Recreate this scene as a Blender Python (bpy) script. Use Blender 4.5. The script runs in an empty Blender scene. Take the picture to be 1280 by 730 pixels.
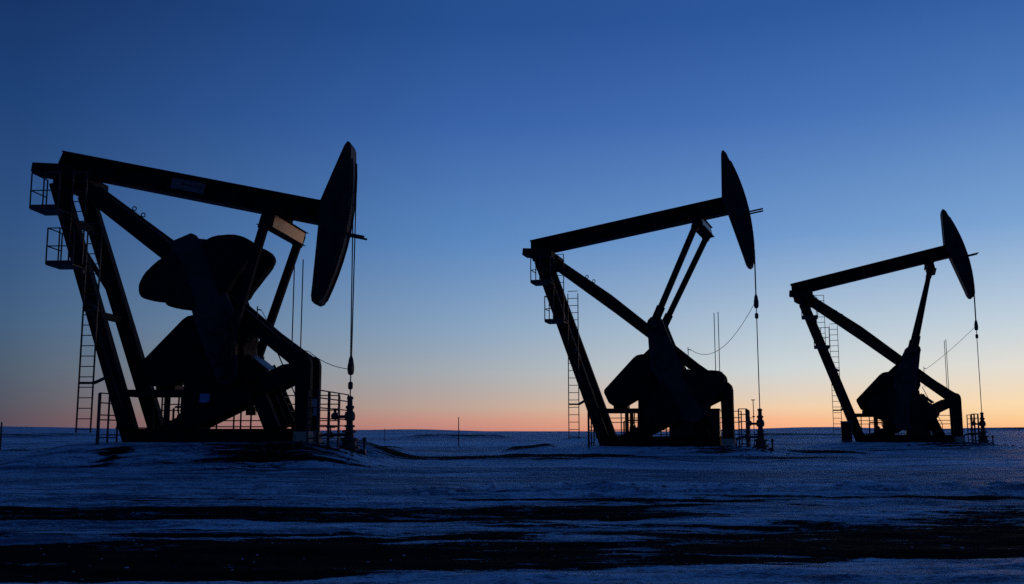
import bpy, bmesh, math, random
import numpy as np
from mathutils import Vector, Matrix

random.seed(7)
rng = np.random.default_rng(11)
SC = bpy.context.scene
COL = SC.collection
R = math.radians


# ------------------------------------------------------------------ helpers
def srgb(r, g, b):
    def f(c):
        c /= 255.0
        return c / 12.92 if c <= 0.04045 else ((c + 0.055) / 1.055) ** 2.4
    return (f(r), f(g), f(b), 1.0)


class MB:
    """collects shapes and links them as ONE mesh object"""

    def __init__(self):
        self.bm = bmesh.new()

    def hexa(self, pts):
        v = [self.bm.verts.new(p) for p in pts]
        for f in ((0, 3, 2, 1), (4, 5, 6, 7), (0, 1, 5, 4), (1, 2, 6, 5), (2, 3, 7, 6), (3, 0, 4, 7)):
            self.bm.faces.new([v[i] for i in f])
        return self

    def box(self, x0, x1, y0, y1, z0, z1):
        return self.hexa([(x0, y0, z0), (x1, y0, z0), (x1, y1, z0), (x0, y1, z0),
                          (x0, y0, z1), (x1, y0, z1), (x1, y1, z1), (x0, y1, z1)])

    def bar(self, p, q, w, h, up=(0, 0, 1), off=0.0, woff=0.0):
        """box beam from p to q: h measured along 'up', w sideways"""
        p, q, up = Vector(p), Vector(q), Vector(up)
        d = (q - p).normalized()
        s = d.cross(up)
        if s.length < 1e-4:
            s = d.cross(Vector((1, 0, 0)))
        s.normalize()
        u = s.cross(d).normalized()
        o = u * off + s * woff
        p, q = p + o, q + o
        a, b = s * w / 2, u * h / 2
        return self.hexa([p - a - b, p + a - b, p + a + b, p - a + b, q - a - b, q + a - b, q + a + b, q - a + b])

    def ibeam(self, p, q, w, h, t=0.03, up=(0, 0, 1)):
        self.bar(p, q, w, t, up, off=h / 2 - t / 2)
        self.bar(p, q, w, t, up, off=-h / 2 + t / 2)
        self.bar(p, q, t, h - 2 * t, up)
        return self

    def tube(self, pts, r, n=8, closed=False):
        pts = [Vector(p) for p in pts]
        rings = []
        ref = None
        for i, p in enumerate(pts):
            if closed:
                d = pts[(i + 1) % len(pts)] - pts[i - 1]
            else:
                d = pts[min(i + 1, len(pts) - 1)] - pts[max(i - 1, 0)]
            d.normalize()
            if ref is None or abs(ref.dot(d)) > 0.95:
                ref = Vector((0, 0, 1)) if abs(d.z) < 0.9 else Vector((1, 0, 0))
            a = d.cross(ref).normalized()
            b = d.cross(a).normalized()
            rr = r[i] if isinstance(r, (list, tuple)) else r
            rings.append([self.bm.verts.new(p + (a * math.cos(k * 2 * math.pi / n) + b * math.sin(k * 2 * math.pi / n)) * rr)
                          for k in range(n)])
        m = len(rings)
        for i in range(m if closed else m - 1):
            A, B = rings[i], rings[(i + 1) % m]
            for k in range(n):
                self.bm.faces.new([A[k], A[(k + 1) % n], B[(k + 1) % n], B[k]])
        if not closed:
            self.bm.faces.new(rings[0][::-1])
            self.bm.faces.new(rings[-1])
        return self

    def lathe(self, prof, cx=0, cy=0, n=16, axis='z', base=0.0):
        rings = []
        for r, z in prof:
            ring = []
            for k in range(n):
                a = k * 2 * math.pi / n
                c, s = math.cos(a) * r, math.sin(a) * r
                if axis == 'z':
                    ring.append(self.bm.verts.new((cx + c, cy + s, z)))
                else:                      # along y: cx,cy are x,z of the axis
                    ring.append(self.bm.verts.new((cx + c, z, cy + s)))
            rings.append(ring)
        for A, B in zip(rings, rings[1:]):
            for k in range(n):
                self.bm.faces.new([A[k], A[(k + 1) % n], B[(k + 1) % n], B[k]])
        self.bm.faces.new(rings[0][::-1])
        self.bm.faces.new(rings[-1])
        return self

    def prism(self, poly, y0, y1, bevel=0.0):
        """polygon in x,z pulled from y0 to y1"""
        a = [self.bm.verts.new((x, y0, z)) for x, z in poly]
        b = [self.bm.verts.new((x, y1, z)) for x, z in poly]
        n = len(poly)
        fs = [self.bm.faces.new(a), self.bm.faces.new(b[::-1])]
        for i in range(n):
            self.bm.faces.new([a[i], b[i], b[(i + 1) % n], a[(i + 1) % n]])
        if bevel:
            es = list({e for f in fs for e in f.edges})
            bmesh.ops.bevel(self.bm, geom=es, offset=bevel, segments=2, affect='EDGES', profile=0.6)
        return self

    def build(self, name, mat, parent=None, smooth=False, shift=(0, 0, 0)):
        bm = self.bm
        bmesh.ops.recalc_face_normals(bm, faces=bm.faces)
        me = bpy.data.meshes.new(name)
        bm.to_mesh(me)
        bm.free()
        if smooth:
            for p in me.polygons:
                p.use_smooth = True
            try:
                me.set_sharp_from_angle(angle=R(35))
            except Exception:
                pass
        me.materials.append(mat)
        o = bpy.data.objects.new(name, me)
        COL.objects.link(o)
        o.parent = parent
        o.location = shift
        return o


def tag(o, label=None, cat=None, group=None, kind=None):
    if label:
        o['label'] = label
    if cat:
        o['category'] = cat
    if group:
        o['group'] = group
    if kind:
        o['kind'] = kind
    return o


def empty(name, loc, rz, label, cat, group=None):
    o = bpy.data.objects.new(name, None)
    COL.objects.link(o)
    o.location = loc
    o.rotation_euler = (0, 0, rz)
    o.empty_display_size = 0.3
    return tag(o, label, cat, group)


# ------------------------------------------------------------------ materials
def material(name, col, rough=0.5, metal=0.0, var=0.3, scale=3.0, rust=0.0, bump=0.0, spec=0.5, col2=None):
    m = bpy.data.materials.new(name)
    m.use_nodes = True
    nt = m.node_tree
    N, L = nt.nodes, nt.links
    b = N['Principled BSDF']
    tc = N.new('ShaderNodeTexCoord')
    n1 = N.new('ShaderNodeTexNoise')
    n1.inputs['Scale'].default_value = scale
    n1.inputs['Detail'].default_value = 6
    n1.inputs['Roughness'].default_value = 0.65
    L.new(tc.outputs['Object'], n1.inputs['Vector'])
    cr = N.new('ShaderNodeValToRGB')
    cr.color_ramp.elements[0].position = 0.3
    cr.color_ramp.elements[1].position = 0.72
    c2 = col2 or tuple(min(1, c * (1 + var * 1.5)) for c in col)
    cr.color_ramp.elements[0].color = tuple(c * (1 - var) for c in col) + (1,)
    cr.color_ramp.elements[1].color = tuple(c2) + (1,)
    L.new(n1.outputs['Fac'], cr.inputs['Fac'])
    out = cr.outputs['Color']
    if rust:
        n2 = N.new('ShaderNodeTexNoise')
        n2.inputs['Scale'].default_value = 1.7
        n2.inputs['Detail'].default_value = 10
        n2.inputs['Roughness'].default_value = 0.75
        L.new(tc.outputs['Object'], n2.inputs['Vector'])
        r2 = N.new('ShaderNodeValToRGB')
        r2.color_ramp.elements[0].position = 0.62 - rust * 0.12
        r2.color_ramp.elements[1].position = 0.70 - rust * 0.08
        L.new(n2.outputs['Fac'], r2.inputs['Fac'])
        mx = N.new('ShaderNodeMixRGB')
        L.new(r2.outputs['Color'], mx.inputs['Fac'])
        L.new(out, mx.inputs['Color1'])
        mx.inputs['Color2'].default_value = (0.026, 0.013, 0.009, 1)
        out = mx.outputs['Color']
    L.new(out, b.inputs['Base Color'])
    b.inputs['Roughness'].default_value = rough
    b.inputs['Metallic'].default_value = metal
    b.inputs['Specular IOR Level'].default_value = spec
    if bump:
        bp = N.new('ShaderNodeBump')
        bp.inputs['Strength'].default_value = bump
        bp.inputs['Distance'].default_value = 0.02
        L.new(n1.outputs['Fac'], bp.inputs['Height'])
        L.new(bp.outputs['Normal'], b.inputs['Normal'])
    return m


M_PAINT = material('dark_steel_paint', (0.014, 0.0145, 0.017), 0.75, 0, 0.35, 2.2, rust=0.5, bump=0.15, spec=0.06)
M_BEAM = material('beam_paint', (0.012, 0.0125, 0.015), 0.55, 0, 0.3, 1.6, rust=0.4, bump=0.1, spec=0.06)
M_HEAD = material('horsehead_paint', (0.026, 0.025, 0.028), 0.6, 0, 0.4, 2.6, rust=0.6, bump=0.15, spec=0.1)
M_CRANK = material('blue_grey_paint', (0.030, 0.033, 0.041), 0.65, 0, 0.3, 2.0, rust=0.4, bump=0.2, spec=0.1)
M_CAST = material('cast_iron', (0.016, 0.016, 0.017), 0.7, 0, 0.35, 6.0, rust=0.5, bump=0.4, spec=0.06)
M_RAIL = material('rail_steel', (0.05, 0.04, 0.036), 0.6, 0, 0.3, 8.0, rust=0.5, spec=0.3)
M_WIRE = material('wire_rope', (0.05, 0.05, 0.055), 0.5, 0.3, 0.2, 20.0)
M_ROD = material('polished_steel', (0.25, 0.25, 0.26), 0.35, 0.9, 0.1, 20.0)
M_TAN = material('tan_paint_with_glow', (0.15, 0.10, 0.06), 0.40, 0.25, 0.5, 3.5, rust=0.7, bump=0.1)  # tan also holds the orange dusk glow on the equalizer front, as colour
M_PLATE = material('pale_sign_enamel', (0.66, 0.70, 0.76), 0.4, 0, 0.12, 4.0)
M_STICK = material('blue_decal', (0.16, 0.26, 0.50), 0.5, 0, 0.15, 6.0)
M_LOGO = material('faded_decal', (0.13, 0.13, 0.15), 0.6, 0, 0.35, 9.0)
M_LOGOD = material('faded_lettering', (0.025, 0.025, 0.03), 0.6, 0, 0.3, 9.0)
M_CONC = material('concrete', (0.42, 0.38, 0.31), 0.9, 0, 0.25, 5.0, bump=0.4)
M_VALVE = material('valve_iron', (0.045, 0.035, 0.034), 0.6, 0, 0.4, 9.0, rust=0.6, bump=0.3)
M_CAB = material('cabinet_enamel', (0.07, 0.075, 0.085), 0.45, 0, 0.2, 2.0, rust=0.2)
M_WOOD = material('weathered_wood', (0.10, 0.085, 0.07), 0.85, 0, 0.35, 14.0, bump=0.4)
M_CLOD = material('snow_clods', (0.50, 0.58, 0.68), 0.6, 0, 0.3, 7.0, bump=0.3)
M_STONE = material('dark_gravel', (0.035, 0.03, 0.028), 0.85, 0, 0.4, 9.0, bump=0.3)

# ------------------------------------------------------------------ camera
cam_d = bpy.data.cameras.new('camera')
cam = bpy.data.objects.new('camera', cam_d)
COL.objects.link(cam)
CAM_Z = 1.6
cam.location = (0, 0, CAM_Z)
PITCH = math.atan((539.0 - 365.0) / 1250.0)
cam.rotation_euler = (math.pi / 2 + PITCH, 0, 0)
cam_d.sensor_width = 36.0
cam_d.lens = 1250.0 / 1280.0 * 36.0
cam_d.clip_start = 0.1
cam_d.clip_end = 12000
SC.camera = cam

# ------------------------------------------------------------------ pumpjack sites
SITES = [  # x, y, ground z under the skid, heading, beam angle, crank pin angle
    (-10.929, 30.821, 1.252, -R(3.395), R(-11.65), R(-78.5)),
    (4.372, 43.003, 0.964, -R(14.933), R(9.8), R(100)),
    (19.608, 56.153, 0.987, -R(16.41), R(12.4), R(71)),
]
WELL_Z = (-0.56, -0.40, -0.34)       # ground at the wells, relative to the skid


# ------------------------------------------------------------------ terrain
def smooth(t):
    t = np.clip(t, 0, 1)
    return t * t * (3 - 2 * t)


def vnoise(x, y, seed):
    """value noise"""
    xi, yi = np.floor(x).astype(np.int64), np.floor(y).astype(np.int64)
    xf, yf = x - xi, y - yi

    def h(a, b):
        n = (a * 374761393 + b * 668265263 + seed * 974711) & 0x7fffffff
        n = ((n ^ (n >> 13)) * 1274126177) & 0x7fffffff
        return ((n ^ (n >> 16)) & 0xffff) / 65535.0
    u, v = smooth(xf), smooth(yf)
    return (h(xi, yi) * (1 - u) + h(xi + 1, yi) * u) * (1 - v) + (h(xi, yi + 1) * (1 - u) + h(xi + 1, yi + 1) * u) * v


def fbm(x, y, seed, octs=4, gain=0.5):
    t, a, s = 0, 1.0, 0
    for o in range(octs):
        t = t + a * (vnoise(x * 2 ** o, y * 2 ** o, seed + o) - 0.5)
        s += a
        a *= gain
    return t / s * 2


YK = [-400, -20, 5, 10, 15, 20, 25, 30, 40, 56, 80, 130, 220, 400, 900, 3000]
ZK = [0, 0, 0, 0.0, 0.15, 0.40, 0.57, 0.66, 0.66, 0.72, 0.86, 1.10, 1.32, 1.50, 1.45, 1.3]


def local(i, X, Y):
    sx, sy, sz, rz, _, _ = SITES[i]
    dx, dy = X - sx, Y - sy
    c, s = math.cos(rz), math.sin(rz)
    return dx * c + dy * s, -dx * s + dy * c


def ground_fields(X, Y):
    """height and dirt bias of the ground"""
    Z = np.interp(Y, YK, ZK)
    D = np.full_like(X, -0.75)
    # far, gentle hills
    far = smooth((Y - 150) / 300)
    az = np.degrees(np.arctan2(X, np.maximum(Y, 1)))
    hill = (2.3 * np.exp(-((X + 235) / 70.0) ** 2) + 1.9 * np.exp(-((X - 128) / 22.0) ** 2) + 0.9 * np.exp(-((X + 45) / 30) ** 2)
            - 0.5 * np.exp(-((X - 10) / 25) ** 2) + 1.9 * np.exp(-((X - 218) / 6.0) ** 2))
    Z = Z + far * hill * np.exp(-((Y - 430) / 160.0) ** 2)
    Z = Z + smooth((Y - 60) / 100) * 0.22 * fbm(X / 40.0, Y / 50.0, 3, 4, 0.6)
    D = np.maximum(D, -0.75 + 1.5 * np.exp(-((X - 218) / 5.0) ** 2 - ((Y - 430) / 40.0) ** 2))
    # rolling drifts
    near = smooth((Y - 21) / 6) * (1 - smooth((Y - 90) / 60))
    Z = Z + near * 0.16 * fbm(X / 9.0, Y / 3.2, 21, 3)
    # wind crust and ruts of the foreground
    Z = Z + 0.045 * fbm(X / 1.5, Y / 0.5, 40, 5, 0.65) * (1 - smooth((Y - 60) / 60))
    ruts = (1 - smooth((Y - 19) / 3)) * smooth((Y - 4) / 3)
    Z = Z + ruts * 0.075 * fbm(X / 3.5, Y / 0.45, 55, 5, 0.62)
    # ploughed bank of snow lumps along the far edge of the road
    wy = 20.6 + 0.35 * fbm(X / 5.0, Y * 0, 70, 2) + 0.03 * X
    bank = np.exp(-((Y - wy) / 0.55) ** 2) * smooth((X + 4) / 6)
    Z = Z + bank * (0.08 + 0.20 * np.clip(fbm(X / 0.8, Y / 0.5, 77, 4, 0.6) + 0.15, 0, 1))
    # pads of the pumpjacks
    for i in range(3):
        lx, ly = local(i, X, Y)
        dx = np.maximum(np.maximum(-1.4 - lx, lx - 5.3), 0)
        dy = np.maximum(np.maximum(-1.75 - ly, ly - 2.6), 0)
        d = np.hypot(dx, dy) + 0.35 * fbm(X / 1.3, Y / 1.3, 90 + i, 3)
        w = 1 - smooth(d / 2.6)
        Z = Z * (1 - w) + (SITES[i][2] + 0.02 + 0.035 * fbm(X / 0.9, Y / 0.7, 95 + i, 3)) * w
        # level spot round the wellhead
        dw = np.hypot(lx - 6.0, ly)
        w2 = 1 - smooth((dw - 0.35) / 1.1)
        Z = Z * (1 - w2) + (SITES[i][2] + WELL_Z[i]) * w2
        # trodden dirt in front of the posts and round the well
        blob = np.exp(-((lx - 4.5) / 2.3) ** 2 - ((ly + 2.7) / 1.9) ** 2) * 1.0
        blob = np.maximum(blob, 0.95 * np.exp(-((dw) / 1.2) ** 2))
        if i:
            blob = blob * 0.66
        under = 0.95 * np.exp(-(np.maximum(np.abs(lx - 2.4) - 2.2, 0) / 0.5) ** 2 - (np.maximum(np.abs(ly) - 0.9, 0) / 0.35) ** 2)
        D = np.maximum(D, -0.75 + np.maximum(blob, under) * 1.35)
    # ridge of wind-bared soil between the first and second unit, and others further back
    def streak(x0, x1, y, h, wy_, amt):
        nonlocal Z, D
        t = smooth((X - x0) / ((x1 - x0) * 0.3)) * (1 - smooth((X - x1 + (x1 - x0) * 0.3) / ((x1 - x0) * 0.3)))
        e = np.exp(-((Y - y - 0.5 * fbm(X / 6.0, Y * 0, 130, 2)) / wy_) ** 2) * t
        Z = Z + e * h
        D = np.maximum(D, -0.75 + e * amt * 1.35)
    streak(-7.5, 6.8, 33.2, 0.14, 1.7, 1.2)
    streak(-1.5, 5.5, 34.6, 0.12, 0.6, 1.0)
    streak(-0.6, 2.2, 43.0, 0.26, 2.0, 1.2)
    streak(-21.0, -17.5, 41.0, 0.28, 1.8, 1.05)
    streak(-7.6, -4.4, 44.5, 0.20, 1.8, 1.0)
    streak(3.0, 9.0, 75.0, 0.30, 2.5, 0.8)
    streak(-12.0, 2.0, 95.0, 0.35, 4.0, 0.75)
    streak(22.0, 38.0, 105.0, 0.35, 4.0, 0.85)
    streak(-60.0, -30.0, 100.0, 0.4, 5.0, 0.85)
    streak(10.0, 20.0, 80.0, 0.3, 3.0, 0.9)
    streak(6.0, 13.0, 35.5, 0.08, 0.5, 0.85)
    streak(10.5, 16.5, 44.0, 0.10, 0.6, 0.9)
    streak(15.0, 20.5, 46.2, 0.10, 0.5, 0.85)
    streak(17.5, 25.0, 48.6, 0.08, 0.4, 0.75)
    # clump of dead weed soil left of the first skid
    lx, ly = local(0, X, Y)
    D = np.maximum(D, -0.75 + 0.98 * np.exp(-((lx - 0.15) / 0.6) ** 2 - ((ly + 2.9) / 1.3) ** 2))
    # the bare dirt road: bands across the foreground
    wob = 0.28 * fbm(X / 7.0, Y / 9.0, 150, 3)

    def band(lo, hi, amt, soft=0.22):
        nonlocal D
        y = Y + wob
        e = smooth((y - lo + soft) / (2 * soft)) * (1 - smooth((y - hi + soft) / (2 * soft)))
        D = np.maximum(D, -0.75 + e * amt)
    lft = 1 - smooth((X + 3.0) / 3.0)
    rgt = smooth((X - 1.5) / 4.0)
    lower = 11.55 + 0.15 * X
    band(lower, 14.7 + 0.12 * X, 1.25 + 0.25 * lft + 0.1 * rgt, 0.35)
    band(14.4, 15.6 + 0.05 * X, 0.86 - 0.10 * lft)
    band(16.2, 17.9, 1.22 - 0.42 * rgt, 0.15)
    band(18.7, 19.5, 1.0 - 0.45 * lft + 0.1 * rgt, 0.2)
    band(15.5, 19.4, 0.68 * (1 - lft), 0.2)
    # islands of snow left on the bare road
    for ix, iy, wx_, wy2, am in ((1.2, 14.35, .75, .22, 1.6), (-1.0, 15.1, 1.3, .16, 1.2), (1.6, 13.3, .8, .10, 1.2), (0.2, 14.0, 2.6, .06, 1.1),
                                 (4.8, 17.2, 2.2, .45, 1.3), (7.2, 18.2, 1.6, .25, 1.3), (3.2, 12.75, .5, .06, 1.2), (-2.6, 13.9, 1.2, .05, 1.0),
                                 (4.6, 12.5, .8, .08, 1.2), (2.2, 16.0, 1.6, .14, 1.2)):
        D = D - am * np.exp(-((X - ix) / wx_) ** 2 - ((Y + wob - iy) / wy2) ** 2)
    return Z, D


def ground_z(x, y):
    Z, _ = ground_fields(np.array([[float(x)]]), np.array([[float(y)]]))
    return float(Z[0, 0])


def make_ground():
    xs = [0.0]
    while xs[-1] < 3200:
        a = xs[-1]
        xs.append(a + (0.13 if a < 14 else 0.13 + (a - 14) * 0.02))
    xs = np.array([-v for v in xs[:0:-1]] + xs)
    ys = [4.0]
    while ys[-1] < 4000:
        ys.append(ys[-1] + max(0.07, ys[-1] * (0.0075 if ys[-1] < 70 else 0.02)))
    ys = np.array([-300, -120, -50, -20, -8, -3, 0, 1.5, 3] + ys)
    X, Y = np.meshgrid(xs, ys)
    Z, D = ground_fields(X, Y)
    ny, nx = X.shape
    me = bpy.data.meshes.new('snow_ground')
    co = np.stack([X, Y, Z], -1).reshape(-1, 3).astype(np.float32)
    idx = np.arange(nx * ny).reshape(ny, nx)
    q = np.stack([idx[:-1, :-1], idx[:-1, 1:], idx[1:, 1:], idx[1:, :-1]], -1).reshape(-1, 4)
    me.vertices.add(len(co))
    me.vertices.foreach_set('co', co.ravel())
    me.loops.add(q.size)
    me.loops.foreach_set('vertex_index', q.ravel().astype(np.int32))
    me.polygons.add(len(q))
    me.polygons.foreach_set('loop_start', np.arange(0, q.size, 4, dtype=np.int32))
    me.polygons.foreach_set('use_smooth', np.ones(len(q), dtype=bool))
    me.update(calc_edges=True)
    at = me.attributes.new('soil', 'FLOAT', 'POINT')
    at.data.foreach_set('value', D.ravel().astype(np.float32))
    o = bpy.data.objects.new('snow_ground', me)
    COL.objects.link(o)
    o['kind'] = 'structure'
    # material: wind-packed snow over wet dark soil
    m = bpy.data.materials.new('snow_and_soil')
    m.use_nodes = True
    N, L = m.node_tree.nodes, m.node_tree.links
    b = N['Principled BSDF']
    tc = N.new('ShaderNodeTexCoord')

    def noise(scale_xyz, detail, rough, scale=1.0):
        mp = N.new('ShaderNodeMapping')
        mp.inputs['Scale'].default_value = scale_xyz
        L.new(tc.outputs['Object'], mp.inputs['Vector'])
        n = N.new('ShaderNodeTexNoise')
        n.inputs['Scale'].default_value = scale
        n.inputs['Detail'].default_value = detail
        n.inputs['Roughness'].default_value = rough
        L.new(mp.outputs['Vector'], n.inputs['Vector'])
        return n.outputs['Fac']

    def math_(op, a, bb, clamp=False):
        n = N.new('ShaderNodeMath')
        n.operation = op
        n.use_clamp = clamp
        for k, v in enumerate((a, bb)):
            if isinstance(v, (int, float)):
                n.inputs[k].default_value = v
            else:
                L.new(v, n.inputs[k])
        return n.outputs[0]
    atn = N.new('ShaderNodeAttribute')
    atn.attribute_name = 'soil'
    soil = atn.outputs['Fac']
    streaky = noise((0.30, 2.6, 1), 7, 0.62)
    grain = noise((2.2, 6.0, 3), 8, 0.7)
    fine = noise((12, 34, 12), 6, 0.75)
    s = math_('ADD', soil, math_('MULTIPLY', math_('SUBTRACT', streaky, 0.5), 3.6))
    s = math_('ADD', s, math_('MULTIPLY', math_('SUBTRACT', grain, 0.5), 1.9))
    s = math_('ADD', s, math_('MULTIPLY', math_('SUBTRACT', fine, 0.5), 1.6))
    mr = N.new('ShaderNodeMapRange')
    mr.interpolation_type = 'SMOOTHSTEP'
    mr.inputs['From Min'].default_value = -0.02
    mr.inputs['From Max'].default_value = 0.10
    L.new(s, mr.inputs['Value'])
    dirt = mr.outputs['Result']
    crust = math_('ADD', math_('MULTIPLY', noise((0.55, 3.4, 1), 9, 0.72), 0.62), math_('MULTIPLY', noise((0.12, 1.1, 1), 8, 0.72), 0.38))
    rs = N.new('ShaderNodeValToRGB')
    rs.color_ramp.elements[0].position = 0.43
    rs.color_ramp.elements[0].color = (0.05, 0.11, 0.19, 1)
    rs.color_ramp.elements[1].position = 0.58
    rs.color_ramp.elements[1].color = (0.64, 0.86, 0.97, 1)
    drift_shade = noise((0.035, 0.16, 1), 5, 0.6)  # wide light and shade of the drifts, painted into the snow tone
    crust = math_('ADD', crust, math_('MULTIPLY', math_('SUBTRACT', drift_shade, 0.5), 0.55))
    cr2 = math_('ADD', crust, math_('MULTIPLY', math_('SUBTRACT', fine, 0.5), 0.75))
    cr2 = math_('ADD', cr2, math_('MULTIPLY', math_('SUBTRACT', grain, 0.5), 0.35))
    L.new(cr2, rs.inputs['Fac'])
    rd = N.new('ShaderNodeValToRGB')
    rd.color_ramp.elements[0].position = 0.3
    rd.color_ramp.elements[0].color = (0.008, 0.006, 0.005, 1)
    rd.color_ramp.elements[1].position = 0.75
    rd.color_ramp.elements[1].color = (0.026, 0.017, 0.012, 1)
    L.new(grain, rd.inputs['Fac'])
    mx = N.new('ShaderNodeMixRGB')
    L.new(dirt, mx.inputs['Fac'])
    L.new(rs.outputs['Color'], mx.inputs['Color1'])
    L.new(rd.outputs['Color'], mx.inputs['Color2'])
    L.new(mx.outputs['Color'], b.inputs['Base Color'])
    rr = N.new('ShaderNodeMapRange')
    rr.inputs['To Min'].default_value = 0.55
    rr.inputs['To Max'].default_value = 0.9
    L.new(dirt, rr.inputs['Value'])
    L.new(rr.outputs['Result'], b.inputs['Roughness'])
    rsp = N.new('ShaderNodeMapRange')
    rsp.inputs['To Min'].default_value = 0.12
    rsp.inputs['To Max'].default_value = 0.02
    L.new(dirt, rsp.inputs['Value'])
    L.new(rsp.outputs['Result'], b.inputs['Specular IOR Level'])
    h = math_('ADD', math_('MULTIPLY', crust, 0.16), math_('MULTIPLY', grain, 0.06))
    h = math_('ADD', h, math_('MULTIPLY', fine, 0.025))
    bp = N.new('ShaderNodeBump')
    bp.inputs['Strength'].default_value = 0.9
    bp.inputs['Distance'].default_value = 1.0
    L.new(h, bp.inputs['Height'])
    L.new(bp.outputs['Normal'], b.inputs['Normal'])
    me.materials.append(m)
    return o


make_ground()


def make_clods(name, mat, spots, label):
    bm = bmesh.new()
    for x, y, r in spots:
        z = ground_z(x, y)
        ret = bmesh.ops.create_icosphere(bm, subdivisions=1, radius=r)
        sx, sy, sz = random.uniform(.8, 1.9), random.uniform(.7, 1.2), random.uniform(.3, .75)
        for v in ret['verts']:
            k = random.uniform(0.6, 1.3)
            v.co = Vector((x + v.co.x * sx * k, y + v.co.y * sy * k, z + r * 0.15 + v.co.z * sz * k))
    me = bpy.data.meshes.new(name)
    bm.to_mesh(me)
    bm.free()
    me.materials.append(mat)
    o = bpy.data.objects.new(name, me)
    COL.objects.link(o)
    return tag(o, label, 'rubble', kind='stuff')


spots = []
for k in range(330):
    x = random.uniform(-2, 17)
    spots.append((x, 20.3 + 0.03 * x + random.gauss(0, 0.35), random.uniform(0.015, 0.055) * random.choice((1, 1, 1, 1.7))))
for k in range(160):
    spots.append((random.uniform(-11, 10), random.uniform(20, 24), random.uniform(0.01, 0.03)))
for k in range(420):
    spots.append((random.uniform(-9, 9), random.uniform(10.3, 19), random.uniform(0.006, 0.016)))
make_clods('snow_clods', M_CLOD, spots, 'broken lumps of snow thrown up along the dirt road')
spots = []
for i in range(3):
    sx, sy, sz, rz, _, _ = SITES[i]
    for k in range(110):
        lx, ly = random.gauss(4.8, 1.3), random.gauss(-2.0, 0.7)
        c, s = math.cos(rz), math.sin(rz)
        spots.append((sx + lx * c - ly * s, sy + lx * s + ly * c, random.uniform(0.02, 0.07)))
make_clods('gravel', M_STONE, spots, 'dark stones and frozen clods below the steel skids')

# ------------------------------------------------------------------ pumpjack
ZO = -0.2                     # drawing heights start 0.2 m below the skid
PIV = Vector((-3.15, 0, 8.39))
SHAFT = Vector((2.2, 0, 3.75))
HEAD = [(8.29, .23), (8.42, -.75), (8.55, -1.75), (8.58, -2.06), (8.64, -2.22), (8.74, -2.29), (8.86, -2.22)]
for k in range(17):
    a = R(-13.3 + k * (15.6 + 13.3) / 16)
    HEAD.append((9.15 * math.cos(a), 9.15 * math.sin(a)))
HEAD += [(8.76, 2.72), (8.68, 2.86), (8.60, 2.88), (8.53, 2.72), (8.36, 1.80), (8.19, .90)]
LOBE = [(0.72, .40), (0.80, .66), (1.12, 1.02), (1.25, 1.33), (1.36, 1.53), (1.46, 1.68), (1.54, 1.79), (1.62, 1.85), (1.71, 1.87), (1.80, 1.86),
        (1.90, 1.83), (1.99, 1.77), (2.08, 1.69), (2.17, 1.59), (2.28, 1.43), (2.37, 1.25), (2.45, .98), (2.48, .78), (2.48, .56), (2.40, .40)]


def beam_pt(x, z, ang, y=0.0):
    c, s = math.cos(ang), math.sin(ang)
    return Vector((PIV.x + x * c - z * s, y, PIV.z + x * s + z * c))


def railing(mb, pts, z0, h, rails=(0.5, 1.0), r=0.022, posts=True):
    """posts and rails along a polyline of (x, y)"""
    for x, y in pts:
        if posts:
            mb.tube([(x, y, z0), (x, y, z0 + h)], r, 6)
    for f in rails:
        z = z0 + h * f
        mb.tube([(x, y, z) for x, y in pts], r * 0.85, 6)
    return mb


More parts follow.
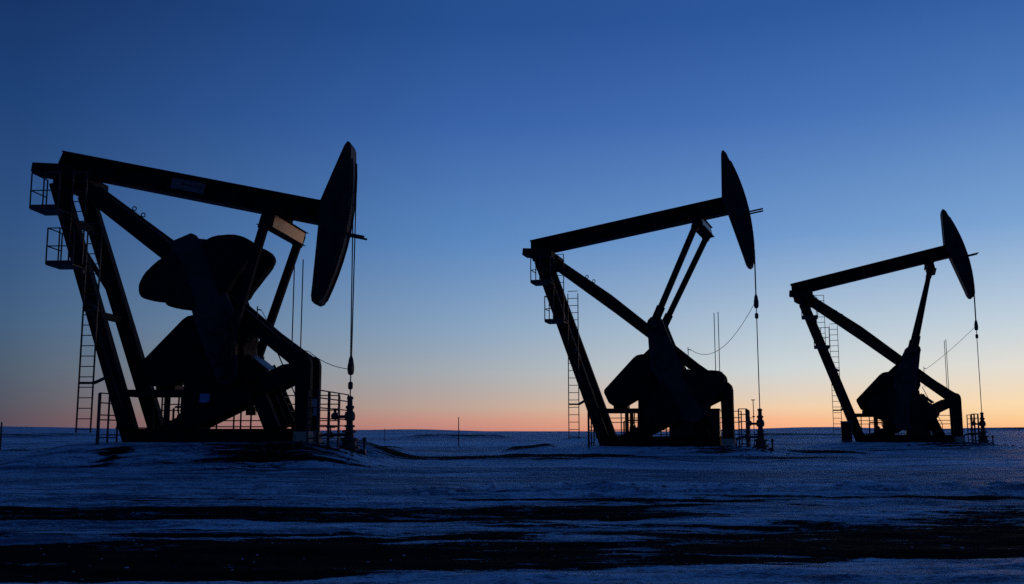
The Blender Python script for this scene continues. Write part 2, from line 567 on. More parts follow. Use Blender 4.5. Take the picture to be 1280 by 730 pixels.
def pumpjack(i, label):
    sx, sy, sz, rz, bang, cang = SITES[i]
    root = empty('pumpjack', (sx, sy, sz), rz, label, 'pumpjack', 'pumpjacks in a row on the snow')
    S = (0, 0, ZO)

    def part(mb, name, mat, parent=root, smooth=False):
        return mb.build(name, mat, parent, smooth, S if parent is root else (0, 0, 0))
    # --- skid
    mb = MB()
    for y in (-1.0, 1.0):
        mb.ibeam((-.42, y, .41), (4.42, y, .41), .26, .42, .035)
    for x in (-.25, 1.0, 2.3, 3.6, 4.3):
        mb.box(x - .1, x + .1, -.86, .86, .24, .56)
    mb.box(.2, 4.0, -.84, .84, .565, .585)
    part(mb, 'base_skid', M_PAINT)
    # --- concrete block under the front posts
    for y in (-.56, .56):
        mb = MB()
        mb.prism([(4.52, .02), (5.04, .02), (5.00, .53), (4.54, .53)], y - .27, y + .27, 0.02)
        part(mb, 'concrete_footing', M_CONC)
    # --- rear legs
    for s in (-1, 1):
        mb = MB()
        lo, hi = (-.22, s * 1.03, .3), (-3.02, s * .90, 8.15)
        mb.bar(lo, hi, .26, .40, up=(1, 0, 0))
        mb.bar(lo, hi, .32, .03, up=(1, 0, 0), off=.215)
        mb.bar(lo, hi, .32, .03, up=(1, 0, 0), off=-.215)
        mb.box(-.62, .2, s * 1.05 - .25, s * 1.05 + .25, .625, .66)
        part(mb, 'rear_leg', M_PAINT)

    def on_leg(z, s):
        t = (z - .3) / 7.85
        return Vector((-.22 - 2.8 * t, s * (1.03 - .13 * t), z))
    mb = MB()
    for z in (6.95, 4.05):
        mb.bar(on_leg(z, -1) + Vector((0, .15, 0)), on_leg(z, 1) - Vector((0, .15, 0)), .14, .2)
    mb.bar(on_leg(6.4, -1) + Vector((0, .16, 0)), on_leg(4.6, 1) - Vector((0, .16, 0)), .1, .12)
    part(mb, 'leg_crossbar', M_PAINT)
    # conduit up the near leg
    mb = MB()
    mb.tube([on_leg(1.2, -1) + Vector((.08, -.2, 0)), on_leg(4.4, -1) + Vector((-.02, -.2, 0)), on_leg(5.2, -1) + Vector((-.16, -.2, 0)),
             on_leg(7.2, -1) + Vector((-.12, -.2, 0))], .018, 6)
    part(mb, 'conduit', M_RAIL)
    # --- struts curving down into the front posts
    curve = [(4.55, 2.93), (4.70, 2.86), (4.84, 2.82), (4.93, 2.72), (4.97, 2.55)]
    for s in (-1, 1):
        poly = ([(-2.95, 8.62), (-2.5, 8.45), (.07, 6.60), (3.66, 3.60)] + curve + [(4.97, .535), (4.52, .535), (4.52, 2.10), (4.45, 2.40),
                (4.28, 2.58), (3.85, 2.92), (.22, 5.80), (-2.70, 8.02)])
        mb = MB()
        y0 = s * .52
        mb.prism(poly, y0 - .15, y0 + .15, 0.02)
        st = part(mb, 'strut', M_PAINT)
        # lifting eyes on the upper edge
        if s > 0:
            for x, z in ((-.92, 7.36), (-1.22, 7.57)):
                ring = [(x + .065 * math.cos(k * math.pi / 6), y0, z + .05 + .065 * math.sin(k * math.pi / 6)) for k in range(12)]
                m2 = MB()
                m2.tube(ring, .02, 6, closed=True)
                m2.build('lifting_eye', M_PAINT, st)
    for (x, z) in ((-1.6, 7.45), (.9, 5.55), (3.4, 3.55), (4.73, 1.2)):
        mb = MB()
        mb.box(x - .09, x + .09, -.37, .37, z - .09, z + .09)
        part(mb, 'strut_spreader', M_PAINT)
    # --- lower diagonal braces from the posts back to the skid
    for s in (-1, 1):
        mb = MB()
        mb.prism([(4.515, 2.12), (4.30, 2.55), (4.10, 2.53), (3.17, 2.07), (.35, .66), (.35, .59), (1.40, .59)], s * .52 - .13, s * .52 + .13, 0.015)
        part(mb, 'diagonal_brace', M_PAINT)
    # --- saddle, bearing and its side bracket
    mb = MB()
    mb.prism([(-3.72, 8.72), (-3.75, 8.43), (-3.0, 8.33), (-2.45, 8.25), (-2.45, 8.56), (-2.75, 8.66)], -1.22, -.34, .015)
    mb.prism([(-3.55, 8.6), (-3.5, 8.3), (-2.9, 7.95), (-2.35, 7.95), (-2.35, 8.5), (-2.75, 8.6)], -.34, 1.02, .015)
    part(mb, 'bearing_bracket', M_PAINT)
    mb = MB()
    mb.lathe([(.16, -.62), (.2, -.6), (.2, .6), (.16, .62)], PIV.x, PIV.z, 16, 'y')
    part(mb, 'saddle_bearing', M_CAST, smooth=True)
    # --- walking beam (its own frame, turned about the bearing)
    wb = MB()
    wb.prism([(-.36, .475), (-.29, .26 + .03), (8.27, .23 + .03), (8.27, .87), (-.27, .87)], -.10, .10)
    wb.prism([(-.36, .23), (8.29, .20), (8.29, .26), (-.30, .29)], -.30, .30)
    wb.prism([(-.34, .87), (8.27, .87), (8.27, .91), (-.32, .91)], -.30, .30)
    for x in (.3, 1.5, 3.0, 4.5, 6.0, 7.15, 7.9):
        wb.box(x - .015, x + .015, -.29, -.10, .29, .87)
        wb.box(x - .015, x + .015, .10, .29, .29, .87)
    wb.prism([(-.3, .87), (-.36, .47), (-.30, .29), (-.24, .29), (-.24, .87)], -.29, -.1)
    wb.box(-.35, .35, -.35, .35, .02, .23)
    beam = wb.build('walking_beam', M_BEAM, root)
    beam.location = (PIV.x, 0, PIV.z + ZO)
    beam.rotation_euler = (0, -bang, 0)
    # decal panel with blocky worn lettering, on the web
    if i < 2:
        d = MB()
        d.box(3.32, 4.46, -.118, -.103, .42, .76)
        plate = d.build('name_plate', M_LOGO if i == 0 else M_BEAM, beam)
        if i == 0:
            g = MB()
            for x0, x1, z0, z1 in ((3.62, 3.72, .56, .66), (3.72, 4.00, .585, .635), (4.05, 4.09, .56, .66), (4.15, 4.19, .56, .66),
                                   (4.24, 4.28, .56, .66), (3.55, 3.8, .44, .475)):
                g.box(x0, x1, -.126, -.1205, z0, z1)
            g.build('lettering', M_LOGOD, beam)
    # horsehead
    hb = MB()
    hb.prism([(x, z) for x, z in HEAD], -.40, .40, .02)
    head = hb.build('horsehead', M_HEAD, root)
    head.location = beam.location
    head.rotation_euler = (0, -bang, 0)
    for y in (-.22, .22):
        g = MB()
        g.bar((9.1, y, .05), (9.75, y, .05), .05, .06)
        g.build('wireline_guard', M_RAIL, head)
    arc = [(9.172 * math.cos(R(-13.2 + k * 28.2 / 10)), 9.172 * math.sin(R(-13.2 + k * 28.2 / 10))) for k in range(11)]
    for y in (-.28, .28):
        g = MB()
        g.tube([(x, y, z) for x, z in arc], .03, 6)
        g.build('wireline_track', M_RAIL, head)
    # equalizer under the beam
    eb = MB()
    eb.box(6.97, 7.33, -1.40, 1.40, -.36, .04)
    for zz in (-.38, .04):
        eb.box(6.90, 7.40, -1.44, 1.44, zz, zz + .022)
    eq = eb.build('equalizer', M_PAINT, root)
    # the cross yoke hangs a little askew
    SK = Matrix.Translation((7.15, 0, 0)) @ Matrix.Rotation(-R(5), 4, 'Z') @ Matrix.Translation((-7.15, 0, 0))
    eq.data.transform(SK)
    eq.location = beam.location
    eq.rotation_euler = (0, -bang, 0)
    g = MB()
    g.box(7.333, 7.345, -1.28, 1.28, -.34, .02)
    g.build('equalizer_front_plate', M_TAN, eq).data.transform(SK)
    g = MB()
    g.box(6.95, 7.30, -.28, .28, .066, .23)
    g.lathe([(.12, -.34), (.12, .34)], 7.12, .14, 14, 'y')
    g.build('equalizer_bearing', M_CAST, eq)
    # --- cranks with counterweights
    off = R((191.0, 199.0, 191.0)[i])
    pin = SHAFT + Vector((math.cos(cang), 0, math.sin(cang))) * 1.53
    eqc = beam_pt(7.15, -.16, bang)
    wax = cang + off
    for s in (-1, 1):
        mb = MB()
        pa = -off
        px, pz = 1.53 * math.cos(pa), 1.53 * math.sin(pa)
        poly = [(2.62, .52), (2.80, .50), (2.87, .40), (2.87, -.20), (2.80, -.28), (2.62, -.31), (2.42, -.74), (1.45, -.82), (.85, -.54), (0, -.58)]
        for k in range(9):
            a = pa + math.pi * 0 + R(-100) + R(200) * (k / 8)
            poly.append((px + .35 * math.cos(-a + 2 * pa), pz + .35 * math.sin(-a + 2 * pa)))
        poly += [(0, .62), (.85, .54), (1.45, .82), (2.44, .74)]
        mb.prism(poly, s * .95 - .13, s * .95 + .13, 0.02)
        mb.lathe([(.34, s * .95 - .2), (.36, s * .95 - .18), (.36, s * .95 + .18), (.34, s * .95 + .2)], 0, 0, 20, 'y')
        mb.lathe([(.17, s * 1.0 - .12), (.17, s * 1.55)], px, pz, 14, 'y')
        crank = mb.build('crank_arm', M_CRANK, root)
        crank.location = (SHAFT.x, 0, SHAFT.z + ZO)
        crank.rotation_euler = (0, -wax, 0)
        for t in (-1, 1):
            w = MB()
            pl = [(u, v * t) for u, v in LOBE]
            if t < 0:
                pl = pl[::-1]
            pl = [(u, v) for u, v in pl]
            w.prism(pl, s * .95 - .20, s * .95 + .20, 0.05)
            w.lathe([(.09, s * .95 - .24), (.09, s * .95 + .24)], 1.55, .95 * t, 10, 'y')
            for bu, bv in ((1.15, .72), (2.05, 1.30), (2.15, .75), (1.75, .62)):
                w.lathe([(.05, s * .95 - .225), (.05, s * .95 + .225)], bu, bv * t, 6, 'y')
            w.build('counterweight', M_CAST, crank, smooth=True)
        # pitman
        mb = MB()
        y = s * 1.42
        P0, P1 = Vector((pin.x, y, pin.z)), Vector((eqc.x + s * .123, y * .996, eqc.z))
        dr = (P1 - P0).normalized()
        mb.bar(P0 + dr * .2, P1 - dr * .05, .20, .24, up=(1, 0, 0))
        mb.lathe([(.21, y - .10), (.23, y - .08), (.23, y + .08), (.21, y + .10)], pin.x, pin.z, 16, 'y')
        mb.bar(P0 + dr * .18, P0 + dr * .75, .17, .34, up=(1, 0, 0))
        mb.bar(P1 - dr * .3, P1 + dr * .10, .22, .30, up=(1, 0, 0))
        part(mb, 'pitman_arm', M_PAINT)
    # --- gear reducer on its tower
    mb = MB()
    mb.prism([(1.25, 3.02), (2.86, 3.02), (2.98, 3.3), (2.94, 3.85), (2.6, 4.35), (1.75, 4.42), (1.25, 3.95), (1.15, 3.35)], -.62, .62, .05)
    mb.lathe([(.3, -.80), (.3, .80)], SHAFT.x, SHAFT.z, 20, 'y')
    part(mb, 'gear_reducer', M_CAST)
    mb = MB()
    mb.prism([(1.02, .59), (1.50, .59), (1.95, 1.25), (2.35, 1.75), (2.95, 2.2), (2.9, 3.018), (1.12, 3.018), (1.10, 1.6)], -.62, .62, .01)
    tw = part(mb, 'reducer_tower', M_PAINT)
    if i == 0:
        w = MB()
        w.box(1.62, 1.92, -.634, -.6235, 1.40, 1.66)
        w.build('decal', M_STICK, tw)
    for y in (-.5, .5):
        mb = MB()
        mb.bar((3.84, y, .6), (2.92, y, 2.75), .3, .44, up=(1, 0, 0))
        part(mb, 'tower_leg', M_PAINT)
    if i:
        mb = MB()
        mb.box(2.24, 3.5, .66, 1.5, .59, 1.42)
        mb.prism([(2.18, 1.422), (3.56, 1.422), (3.5, 1.5), (2.24, 1.5)], .6, 1.56)
        part(mb, 'equipment_box', M_CAB)
    if i == 1:
        mb = MB()
        mb.box(3.66, 4.36, .70, 1.45, .59, 1.72)
        mb.prism([(3.62, 1.722), (4.40, 1.722), (4.36, 1.79), (3.66, 1.79)], .66, 1.49)
        part(mb, 'equipment_box', M_CAB)
    # --- stair and landing at the front of the reducer
    mb = MB()
    for y in (.72, 1.30):
        mb.bar((4.16, y, .6), (3.22, y, 2.62), .04, .16, up=(1, 0, 0))
    for k in range(9):
        t = (k + .5) / 9
        mb.box(4.16 - .94 * t - .11, 4.16 - .94 * t + .11, .74, 1.28, .6 + 2.02 * t - .015, .6 + 2.02 * t + .015)
    railing(mb, [(4.16, 1.33), (3.69, 1.33), (3.22, 1.33)], .62, .001, (0,), .02, False)
    mb.tube([(4.19, 1.33, 1.2), (3.24, 1.33, 3.3)], .02, 6)
    mb.tube([(4.16, 1.33, .62), (4.19, 1.33, 1.2)], .02, 6)
    part(mb, 'stair', M_RAIL)
    mb = MB()
    mb.prism([(3.02, 2.86), (3.02, 2.80), (3.62, 2.34), (3.62, 2.40)], -.46, .68)
    part(mb, 'stair_landing', M_CAB)
    # --- belt guard
    mb = MB()
    mb.prism([(-.36, 2.45), (-.35, 2.58), (.92, 3.92), (1.06, 4.02), (1.24, 4.06), (1.70, 4.08), (2.1, 4.02), (2.35, 3.6), (2.2, 2.75), (1.20, 2.22),
              (.68, 1.92), (.5, 1.88), (.02, 1.90), (-.16, 2.02)], -.50, -.08, .03)
    mb.lathe([(.34, -.53), (.34, -.49)], .05, 2.42, 20, 'y')
    part(mb, 'belt_guard', M_BEAM)
    # --- motor on its raised deck
    mb = MB()
    mb.lathe([(.30, .0), (.36, .04), (.36, .85), (.30, .92), (.12, .93), (.12, 1.0)], .25, 2.22, 20, 'y')
    mb.box(-.05, .55, .1, .8, 1.79, 1.95)
    part(mb, 'motor', M_CRANK)
    mb = MB()
    mb.box(-.95, 1.33, -.72, .95, 1.60, 1.64)
    for y in (-.66, .1, .88):
        mb.box(-.9, 1.30, y - .06, y + .06, 1.641, 1.785)
    for x, y in ((.62, -.6), (.62, .8), (1.05, .1)):
        mb.box(x - .07, x + .07, y - .07, y + .07, .57, 1.599)
    part(mb, 'motor_deck', M_PAINT)
    mb = MB()
    mb.tube([(-.45, .5, 1.62), (-.30, .45, 1.35), (-.22, .42, 1.0), (-.20, .4, .58)], .03, 7)
    part(mb, 'hose', M_RAIL)
    mb = MB()
    mb.tube([(.92, -.45, 1.6), (.9, -.45, 1.15), (1.0, -.5, .9), (1.3, -.55, .72)], .028, 7)
    part(mb, 'hose', M_RAIL)
    mb = MB()
    mb.tube([(.30, .70, .60), (.30, .70, 1.25), (.36, .70, 1.3), (1.0, .70, 1.3)], .035, 7)
    part(mb, 'grease_pipe', M_RAIL)
    mb = MB()
    mb.lathe([(.10, .59), (.12, .62), (.12, 1.02), (.08, 1.08), (.03, 1.10)], .72, .25, 14)
    part(mb, 'oil_can', M_CAST)
    # --- ladders: the main one from the ground, the upper one to the bearing
    for x, z0, z1, yy in ((-1.45, .5, 6.6, -1.55), (-2.10, 5.5, 8.35, -1.35)):
        mb = MB()
        for d in (-.215, .215):
            mb.bar((x + d, yy, z0), (x + d, yy, z1), .055, .03, up=(1, 0, 0))
        n = int((z1 - z0) / .305)
        for k in range(n + 1):
            mb.tube([(x - .215, yy, z0 + .1 + k * .305), (x + .215, yy, z0 + .1 + k * .305)], .016, 6)
        part(mb, 'ladder', M_RAIL)
    for z in (1.95, 4.1):
        mb = MB()
        a = on_leg(z + .25, -1)
        mb.bar((-1.68, -1.48, z), (-1.22, -1.48, z), .07, .07)
        mb.bar((-1.24, -1.48, z), (a.x, a.y - .12, a.z), .07, .09)
        part(mb, 'ladder_bracket', M_RAIL)
    # --- service platforms on the near side of the legs
    for x0, x1, y0, y1, z in ((-3.10, -2.25, -2.27, -1.38, 7.0), (-2.5, -1.7, -2.28, -1.45, 5.33)):
        mb = MB()
        mb.box(x0, x1, y0, y1, z, z + .035)
        mb.box(x0, x1, y0, y0 + .03, z + .036, z + .14)
        mb.box(x0, x0 + .03, y0 + .031, y1, z + .036, z + .14)
        mb.bar((x1 - .1, y1 - .1, z - .06), on_leg(z - .1, -1), .1, .1)
        pf = part(mb, 'service_platform', M_RAIL)
        g = MB()
        railing(g, [(x1, y0), (x0 + (x1 - x0) * .45, y0), (x0, y0), (x0, y1)], z + .03, 1.07, (.5, 1.0), .022)
        g.build('handrail', M_RAIL, pf)
    # --- thin rods and signal pole at the front
    for x, y, z1 in ((4.32, -.44, 5.72 + (.1 if i == 0 else 0)), (4.46, .02, 5.82)):
        mb = MB()
        mb.tube([(x, y, 2.6), (x, y, z1)], .018, 6)
        part(mb, 'whip_rod', M_RAIL)
    mb = MB()
    mb.tube([(3.21, -.42, 3.2), (3.21, -.42, 4.32)], .018, 6)
    mb.tube([(3.21, -.42, 4.22), (3.33, -.42, 4.20)], .02, 6)
    part(mb, 'signal_pole', M_RAIL)
    # --- bridle, carrier bar and polished rod
    # tangent point: the bridle leaves the arc where it is level with the bearing, or at the lower tip of the head
    za = PIV.z + 9.18 * math.sin(max(0.0, bang + R(-13.3)))
    cz = (2.42, 6.10, 6.45)[i]
    wx = PIV.x + 9.185
    tip = beam_pt(9.18 * math.cos(R(-13.3)), 9.18 * math.sin(R(-13.3)), bang)
    for y in (-.06, .06):
        z_top = PIV.z if bang - R(13.3) < 0 else tip.z
        mb = MB()
        mb.tube([(wx, y, cz + .1), (wx, y * (3.5 if i == 0 else 1.2), z_top)], (.02, .030, .026)[i], 6)
        part(mb, 'wireline', M_WIRE)
    mb = MB()
    mb.box(wx - .07, wx + .07, -.16, .16, cz - .06, cz + .10)
    mb.lathe([(.05, cz - .18), (.09, cz - .14), (.10, cz - .05), (.10, cz + .12), (.09, cz + .16), (.07, cz + .30), (.03, cz + .42)], wx, 0, 10)
    part(mb, 'carrier_bar', M_VALVE, smooth=True)
    mb = MB()
    mb.lathe([(.04, cz - .62), (.075, cz - .58), (.075, cz - .42), (.04, cz - .38)], wx, 0, 10)
    part(mb, 'rod_clamp', M_VALVE, smooth=True)
    mb = MB()
    mb.tube([(wx, 0, WELL_Z[i] + 1.9), (wx, 0, cz - .06)], .02, 8)
    part(mb, 'polished_rod', M_ROD)
    # --- signal cable
    a = Vector((3.33, -.42, 4.2)) if i else Vector((4.86, -.5, 2.92))
    b = Vector((wx - .08, -.05, cz))
    mb = MB()
    pts = []
    sag = (.12, .95, .10)[i]
    for k in range(15):
        t = k / 14
        p = a.lerp(b, t)
        p.z -= sag * 4 * t * (1 - t) * (1 - .25 * t)
        pts.append(p)
    if i == 0:
        pts = [(3.33, -.42, 4.2), (3.5, -.5, 3.95), (3.7, -.5, 3.66), (4.5, -.5, 3.0)] + pts
    mb.tube(pts, .011, 5)
    part(mb, 'signal_cable', M_WIRE)
    # sign plate on the far front post
    if i == 0:
        mb = MB()
        mb.box(4.70, 4.93, .345, .366, 1.02, 1.52)
        part(mb, 'sign_plate', M_PLATE)
    return root


pumpjack(0, 'nearest black pumpjack with lowered horsehead and counterweights raised high')
pumpjack(1, 'black pumpjack of middle size with raised horsehead, between the other two')
pumpjack(2, 'farthest and smallest black pumpjack with raised horsehead against bright sky')


# ------------------------------------------------------------------ wellheads
def site_pt(i, lx, ly):
    sx, sy, sz, rz, _, _ = SITES[i]
    c, s = math.cos(rz), math.sin(rz)
    return sx + lx * c - ly * s, sy + lx * s + ly * c


def wellhead(i, label):
    x, y = site_pt(i, PIV.x + 9.185, 0)
    z = SITES[i][2] + WELL_Z[i]
    root = empty('wellhead', (x, y, z), SITES[i][3], label, 'wellhead', 'wellheads under the pumpjacks')
    k = (1.0, 1.0, 0.95)[i]
    mb = MB()
    mb.lathe([(.30, -.15), (.30, .06), (.22, .07), (.22, .38), (.31, .39), (.31, .47), (.22, .48), (.2, .62), (.27, .63), (.27, .70), (.15, .72),
              (.13, .86), (.22, .87), (.22, .94), (.12, .95), (.11, 1.02)], 0, 0, 18)
    mb.tube([(-.42, 0, .26), (.42, 0, .26)], .07, 10)
    for s in (-1, 1):
        mb.lathe([(.06, -.1), (.12, -.09), (.12, .09), (.06, .1)], s * .40, .26, 12, 'y')
    mb.build('casing_head', M_VALVE, root, True)
    mb = MB()
    mb.lathe([(.10, 1.02), (.16, 1.03), (.16, 1.09), (.10, 1.10), (.10, 1.22), (.15, 1.23), (.17, 1.36), (.14, 1.48), (.10, 1.50), (.10, 1.58),
              (.13, 1.59), (.13, 1.66), (.08, 1.68), (.075, 1.86), (.10, 1.87), (.10, 1.93), (.03, 1.97)], 0, 0, 16)
    mb.build('stuffing_box', M_VALVE, root, True)
    mb = MB()
    mb.tube([(-.08, 0, 1.34), (-.34, -.05, 1.34), (-.50, -.05, 1.34)], .05, 8)
    mb.lathe([(.05, -.17), (.11, -.13), (.12, .0), (.11, .06), (.05, .08)], -.44, 1.36, 12, 'y')
    mb.lathe([(.035, 1.40), (.05, 1.50), (.02, 1.58)], -.44, -.05, 8)
    ring = [(-.44 + .12 * math.cos(q * math.pi / 6), -.05 + .12 * math.sin(q * math.pi / 6), 1.58) for q in range(12)]
    mb.tube(ring, .014, 5, closed=True)
    mb.tube([(-.56, -.05, 1.58), (-.32, -.05, 1.58)], .010, 5)
    mb.build('valve', M_VALVE, root, True)
    mb = MB()
    mb.tube([(-.12, 0, .80), (-.75, -.12, .80), (-.95, -.14, .74), (-.98, -.14, .4), (-.98, -.14, -.05)], .045, 8)
    mb.lathe([(.05, -.25), (.10, -.22), (.10, -.02), (.05, .0)], -.55, .80, 12, 'y')
    mb.tube([(-.55, -.1, .85), (-.55, -.1, 1.02)], .02, 6)
    mb.tube([(-.68, -.1, 1.02), (-.42, -.1, 1.02)], .018, 6)
    mb.build('flow_line', M_VALVE, root, True)
    mb = MB()
    mb.tube([(.30, 0, .26), (.44, 0, .26), (.46, 0, .40), (.46, 0, .62)], .035, 8)
    mb.lathe([(.05, .60), (.06, .62), (.06, .70), (.02, .74)], .46, 0, 8)
    mb.build('bleed_valve', M_VALVE, root, True)


wellhead(0, 'dark wellhead stack under the lowered horsehead of the nearest pumpjack')
wellhead(1, 'dark wellhead stack under the middle pumpjack')
wellhead(2, 'small dark wellhead stack at the far right under the farthest pumpjack')


# ------------------------------------------------------------------ fences round the units
def fence(i, pts, label, z0, h, rails, name='guard_fence', group='guard fences of the pumpjacks', thick=None, mesh_r=.024):
    x, y = site_pt(i, *pts[0])
    root = empty(name, (x, y, SITES[i][2]), SITES[i][3], label, 'fence', group)
    ox, oy = pts[0]
    pts = [(a - ox, b - oy) for a, b in pts]
    for k, (a, b) in enumerate(pts):
        zz = ground_z(*site_pt(i, a + ox, b + oy)) - SITES[i][2] - .1
        mb = MB()
        r = mesh_r * (1.9 if thick and k in thick else 1.2)
        mb.tube([(a, b, min(zz, z0 - .05)), (a, b, z0 + h)], r, 6)
        mb.build('post', M_RAIL, root)
    mb = MB()
    for f in rails:
        mb.tube([(a, b, z0 + h * f) for a, b in pts], mesh_r * .85, 6)
    mb.build('rail', M_RAIL, root)
    return root


near = ('nearest', 'middle', 'farthest')
FR = (.12, .42, .70, .88, 1.0)
for i in range(3):
    fence(i, [(5.25, -1.9), (5.55, -1.9), (5.55, -.65), (5.55, .6), (5.55, 1.9)],
          ('rail fence between posts and wellhead of the nearest pumpjack', 'rail fence between front post and wellhead of the middle pumpjack',
           'rail fence between front post and wellhead of the farthest pumpjack')[i], -.15, 1.66, (.18, .40, .52, .70, .87, 1.0)[:6], thick=(1, 2))
    fence(i, [(-.7, 2.2), (-.05, 2.2), (.4, 2.2), (.78, 2.2), (1.15, 2.2), (1.72, 2.2), (1.95, 2.2), (2.9, 2.2), (4.0, 2.2), (5.2, 2.2)],
          ('pipe rail fence seen through the legs behind the nearest pumpjack', 'pipe rail fence seen through gaps behind the middle pumpjack',
           'pipe rail fence seen through gaps behind the farthest pumpjack')[i], .1, 1.40, (.28, .42, .66, .80, 1.0))
    if i < 2:
        fence(i, [(-.72, -.95), (-.72, -1.55), (-.72, -2.16)],
              ('short rail fence left of the rear legs of the nearest pumpjack', 'short rail fence left of the rear leg of the middle pumpjack')[i],
              .05, 1.38, (.08, .45, .55, .8, 1.0), thick=(2,))

# small box mounted on the fence behind the first unit
x, y = site_pt(0, 2.32, 2.1)
e = empty('junction_box', (x, y, SITES[0][2] + .86), SITES[0][3], 'small dark box on the rail fence behind the nearest pumpjack', 'junction box')
mb = MB()
mb.box(-.16, .16, -.07, .07, 0, .26)
mb.box(-.18, .18, -.09, .09, .262, .285)
mb.build('box_body', M_CAB, e)
mb = MB()
mb.box(-.13, .13, -.082, -.072, .03, .23)
mb.build('box_door', M_PAINT, e)
mb = MB()
mb.tube([(0, 0, -.9), (0, 0, -.002)], .03, 6)
mb.build('conduit', M_RAIL, e)

# electrical cabinet at the third unit
x, y = site_pt(2, -1.0, -1.3)
gz = ground_z(x, y)
e = empty('electrical_cabinet', (x, y, gz), SITES[2][3], 'dark upright cabinet beside the rear leg of the farthest pumpjack', 'cabinet')
mb = MB()
mb.box(-.28, .28, -.25, .25, -.05, 1.08)
mb.prism([(-.32, 1.082), (.32, 1.082), (.30, 1.14), (-.30, 1.12)], -.29, .29)
mb.build('cabinet_body', M_CAB, e)
mb = MB()
mb.box(-.24, .24, -.268, -.253, .1, 1.02)
mb.build('door', M_PAINT, e)

# ------------------------------------------------------------------ stakes on the plain
for px, Y, h, r, lab in ((-.053, 60.0, 1.75, .035, 'thin dark stake on the snow right of the nearest wellhead'),
                         (-.126, 70.0, 1.05, .03, 'short thin stake beyond the nearest wellhead'),
                         (-.506, 48.0, 1.35, .055, 'thin dark stake at the left edge of the snow')):
    X = px * Y
    z = ground_z(X, Y)
    mb = MB()
    mb.tube([(0, 0, -.2), (.01, 0, h * .5), (0, 0, h)], [r, r * .9, r * .7], 7)
    o = mb.build('stake', M_WOOD)
    o.location = (X, Y, z)
    tag(o, lab, 'stake', 'stakes on the plain')
x, y = site_pt(1, 5.75, 1.1)
z = ground_z(x, y)
e = empty('marker_post', (x, y, z), 0, 'thin marker post with crosspiece beside the middle wellhead', 'post')
mb = MB()
mb.tube([(0, 0, -.2), (0, 0, 2.05)], .018, 6)
mb.build('post', M_RAIL, e)
mb = MB()
mb.tube([(-.08, 0, 2.05), (.08, 0, 2.05)], .022, 6)
mb.tube([(-.05, 0, 1.35), (.05, 0, 1.35)], .03, 6)
mb.build('crosspiece', M_RAIL, e)

# ------------------------------------------------------------------ dusk sky
SUN_AZ = R(30)
W = bpy.data.worlds.new('World')
SC.world = W
W.use_nodes = True
N, L = W.node_tree.nodes, W.node_tree.links
for n in list(N):
    N.remove(n)
out = N.new('ShaderNodeOutputWorld')
bg = N.new('ShaderNodeBackground')
tc = N.new('ShaderNodeTexCoord')
sp = N.new('ShaderNodeSeparateXYZ')
L.new(tc.outputs['Generated'], sp.inputs[0])


def wm(op, a, b=None, clamp=False):
    n = N.new('ShaderNodeMath')
    n.operation = op
    n.use_clamp = clamp
    for k, v in enumerate((a, b)):
        if v is None:
            continue
        if isinstance(v, (int, float)):
            n.inputs[k].default_value = v
        else:
            L.new(v, n.inputs[k])
    return n.outputs[0]


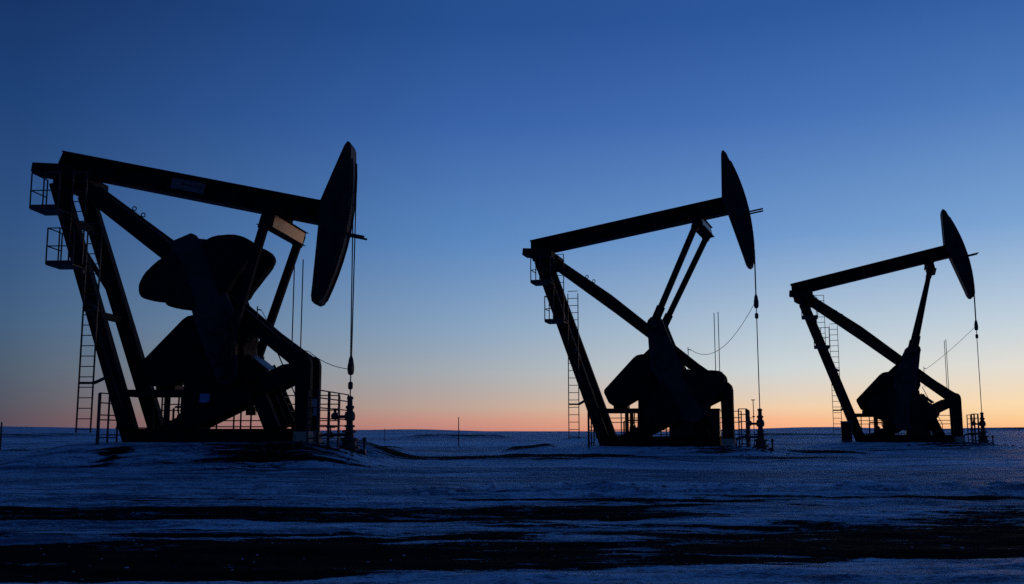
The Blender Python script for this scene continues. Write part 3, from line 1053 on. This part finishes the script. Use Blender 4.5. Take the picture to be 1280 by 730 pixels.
elev = wm('MULTIPLY', wm('ARCSINE', sp.outputs['Z']), 180 / math.pi)
fac = wm('SQRT', wm('MAXIMUM', wm('DIVIDE', elev, 90.0), 0.0))
hx, hy = sp.outputs['X'], sp.outputs['Y']
hl = wm('SQRT', wm('ADD', wm('MULTIPLY', hx, hx), wm('MAXIMUM', wm('MULTIPLY', hy, hy), 1e-9)))
dt = wm('DIVIDE', wm('ADD', wm('MULTIPLY', hx, math.sin(SUN_AZ)), wm('MULTIPLY', hy, math.cos(SUN_AZ))), hl)
dt = wm('MINIMUM', wm('MAXIMUM', dt, -1.0), 1.0)
azd = wm('MULTIPLY', wm('ARCCOSINE', dt), 180 / math.pi)
EL = (.0, .64, 1.33, 3.4, 5.9, 10.8, 17.3, 22.9, 45, 90)
RAMPS = [
    (3, [(252, 165, 115), (252, 205, 150), (252, 218, 172), (226, 222, 212), (190, 207, 220), (122, 163, 210), (75, 120, 185), (48, 92, 160), (31, 66, 122), (23, 52, 104)]),
    (15, [(249, 163, 121), (249, 186, 143), (240, 207, 172), (205, 213, 214), (176, 196, 213), (112, 154, 205), (69, 112, 180), (45, 88, 156), (30, 65, 121), (23, 52, 104)]),
    (33, [(193, 123, 117), (202, 147, 132), (192, 164, 150), (165, 172, 178), (135, 163, 192), (90, 135, 190), (58, 100, 168), (38, 80, 145), (28, 62, 118), (23, 52, 104)]),
    (57, [(86, 74, 90), (88, 78, 90), (84, 84, 96), (78, 94, 112), (66, 95, 128), (48, 82, 130), (30, 65, 118), (22, 50, 100), (22, 52, 104), (22, 50, 102)]),
    (110, [(46, 46, 70), (46, 48, 72), (44, 50, 76), (40, 52, 82), (36, 52, 86), (28, 46, 84), (22, 42, 82), (20, 44, 90), (22, 50, 100), (22, 50, 102)]),
]
prev = None
for (ang, cols) in RAMPS:
    cr = N.new('ShaderNodeValToRGB')
    els = cr.color_ramp.elements
    while len(els) < len(EL):
        els.new(0.5)
    for k, (e_, c_) in enumerate(zip(EL, cols)):
        els[k].position = math.sqrt(e_ / 90.0)
    for k, (e_, c_) in enumerate(zip(EL, cols)):
        els[k].color = srgb(*c_)
    L.new(fac, cr.inputs['Fac'])
    if prev is None:
        prev, pang = cr.outputs['Color'], ang
        continue
    mr = N.new('ShaderNodeMapRange')
    mr.inputs['From Min'].default_value = pang
    mr.inputs['From Max'].default_value = ang
    L.new(azd, mr.inputs['Value'])
    mx = N.new('ShaderNodeMixRGB')
    L.new(mr.outputs['Result'], mx.inputs['Fac'])
    L.new(prev, mx.inputs['Color1'])
    L.new(cr.outputs['Color'], mx.inputs['Color2'])
    prev, pang = mx.outputs['Color'], ang
L.new(prev, bg.inputs['Color'])
bg.inputs['Strength'].default_value = 1.0
L.new(bg.outputs[0], out.inputs['Surface'])

# last light just under the horizon: a very weak, wide, warm sun
sd = bpy.data.lights.new('sun', 'SUN')
sd.energy = 0.12
sd.angle = R(8)
sd.color = (1.0, 0.50, 0.24)
sun = bpy.data.objects.new('sun', sd)
COL.objects.link(sun)
el = R(2.0)
dirv = Vector((math.sin(SUN_AZ) * math.cos(el), math.cos(SUN_AZ) * math.cos(el), math.sin(el)))
sun.rotation_euler = dirv.to_track_quat('Z', 'Y').to_euler()

SC.view_settings.view_transform = 'Standard'
SC.view_settings.look = 'None'
SC.view_settings.exposure = 0.0
SC.view_settings.gamma = 1.0
SC.view_settings.use_curve_mapping = False
SC.render.engine = 'CYCLES'
SC.cycles.use_denoising = False
SC.cycles.max_bounces = 5
SC.cycles.diffuse_bounces = 3
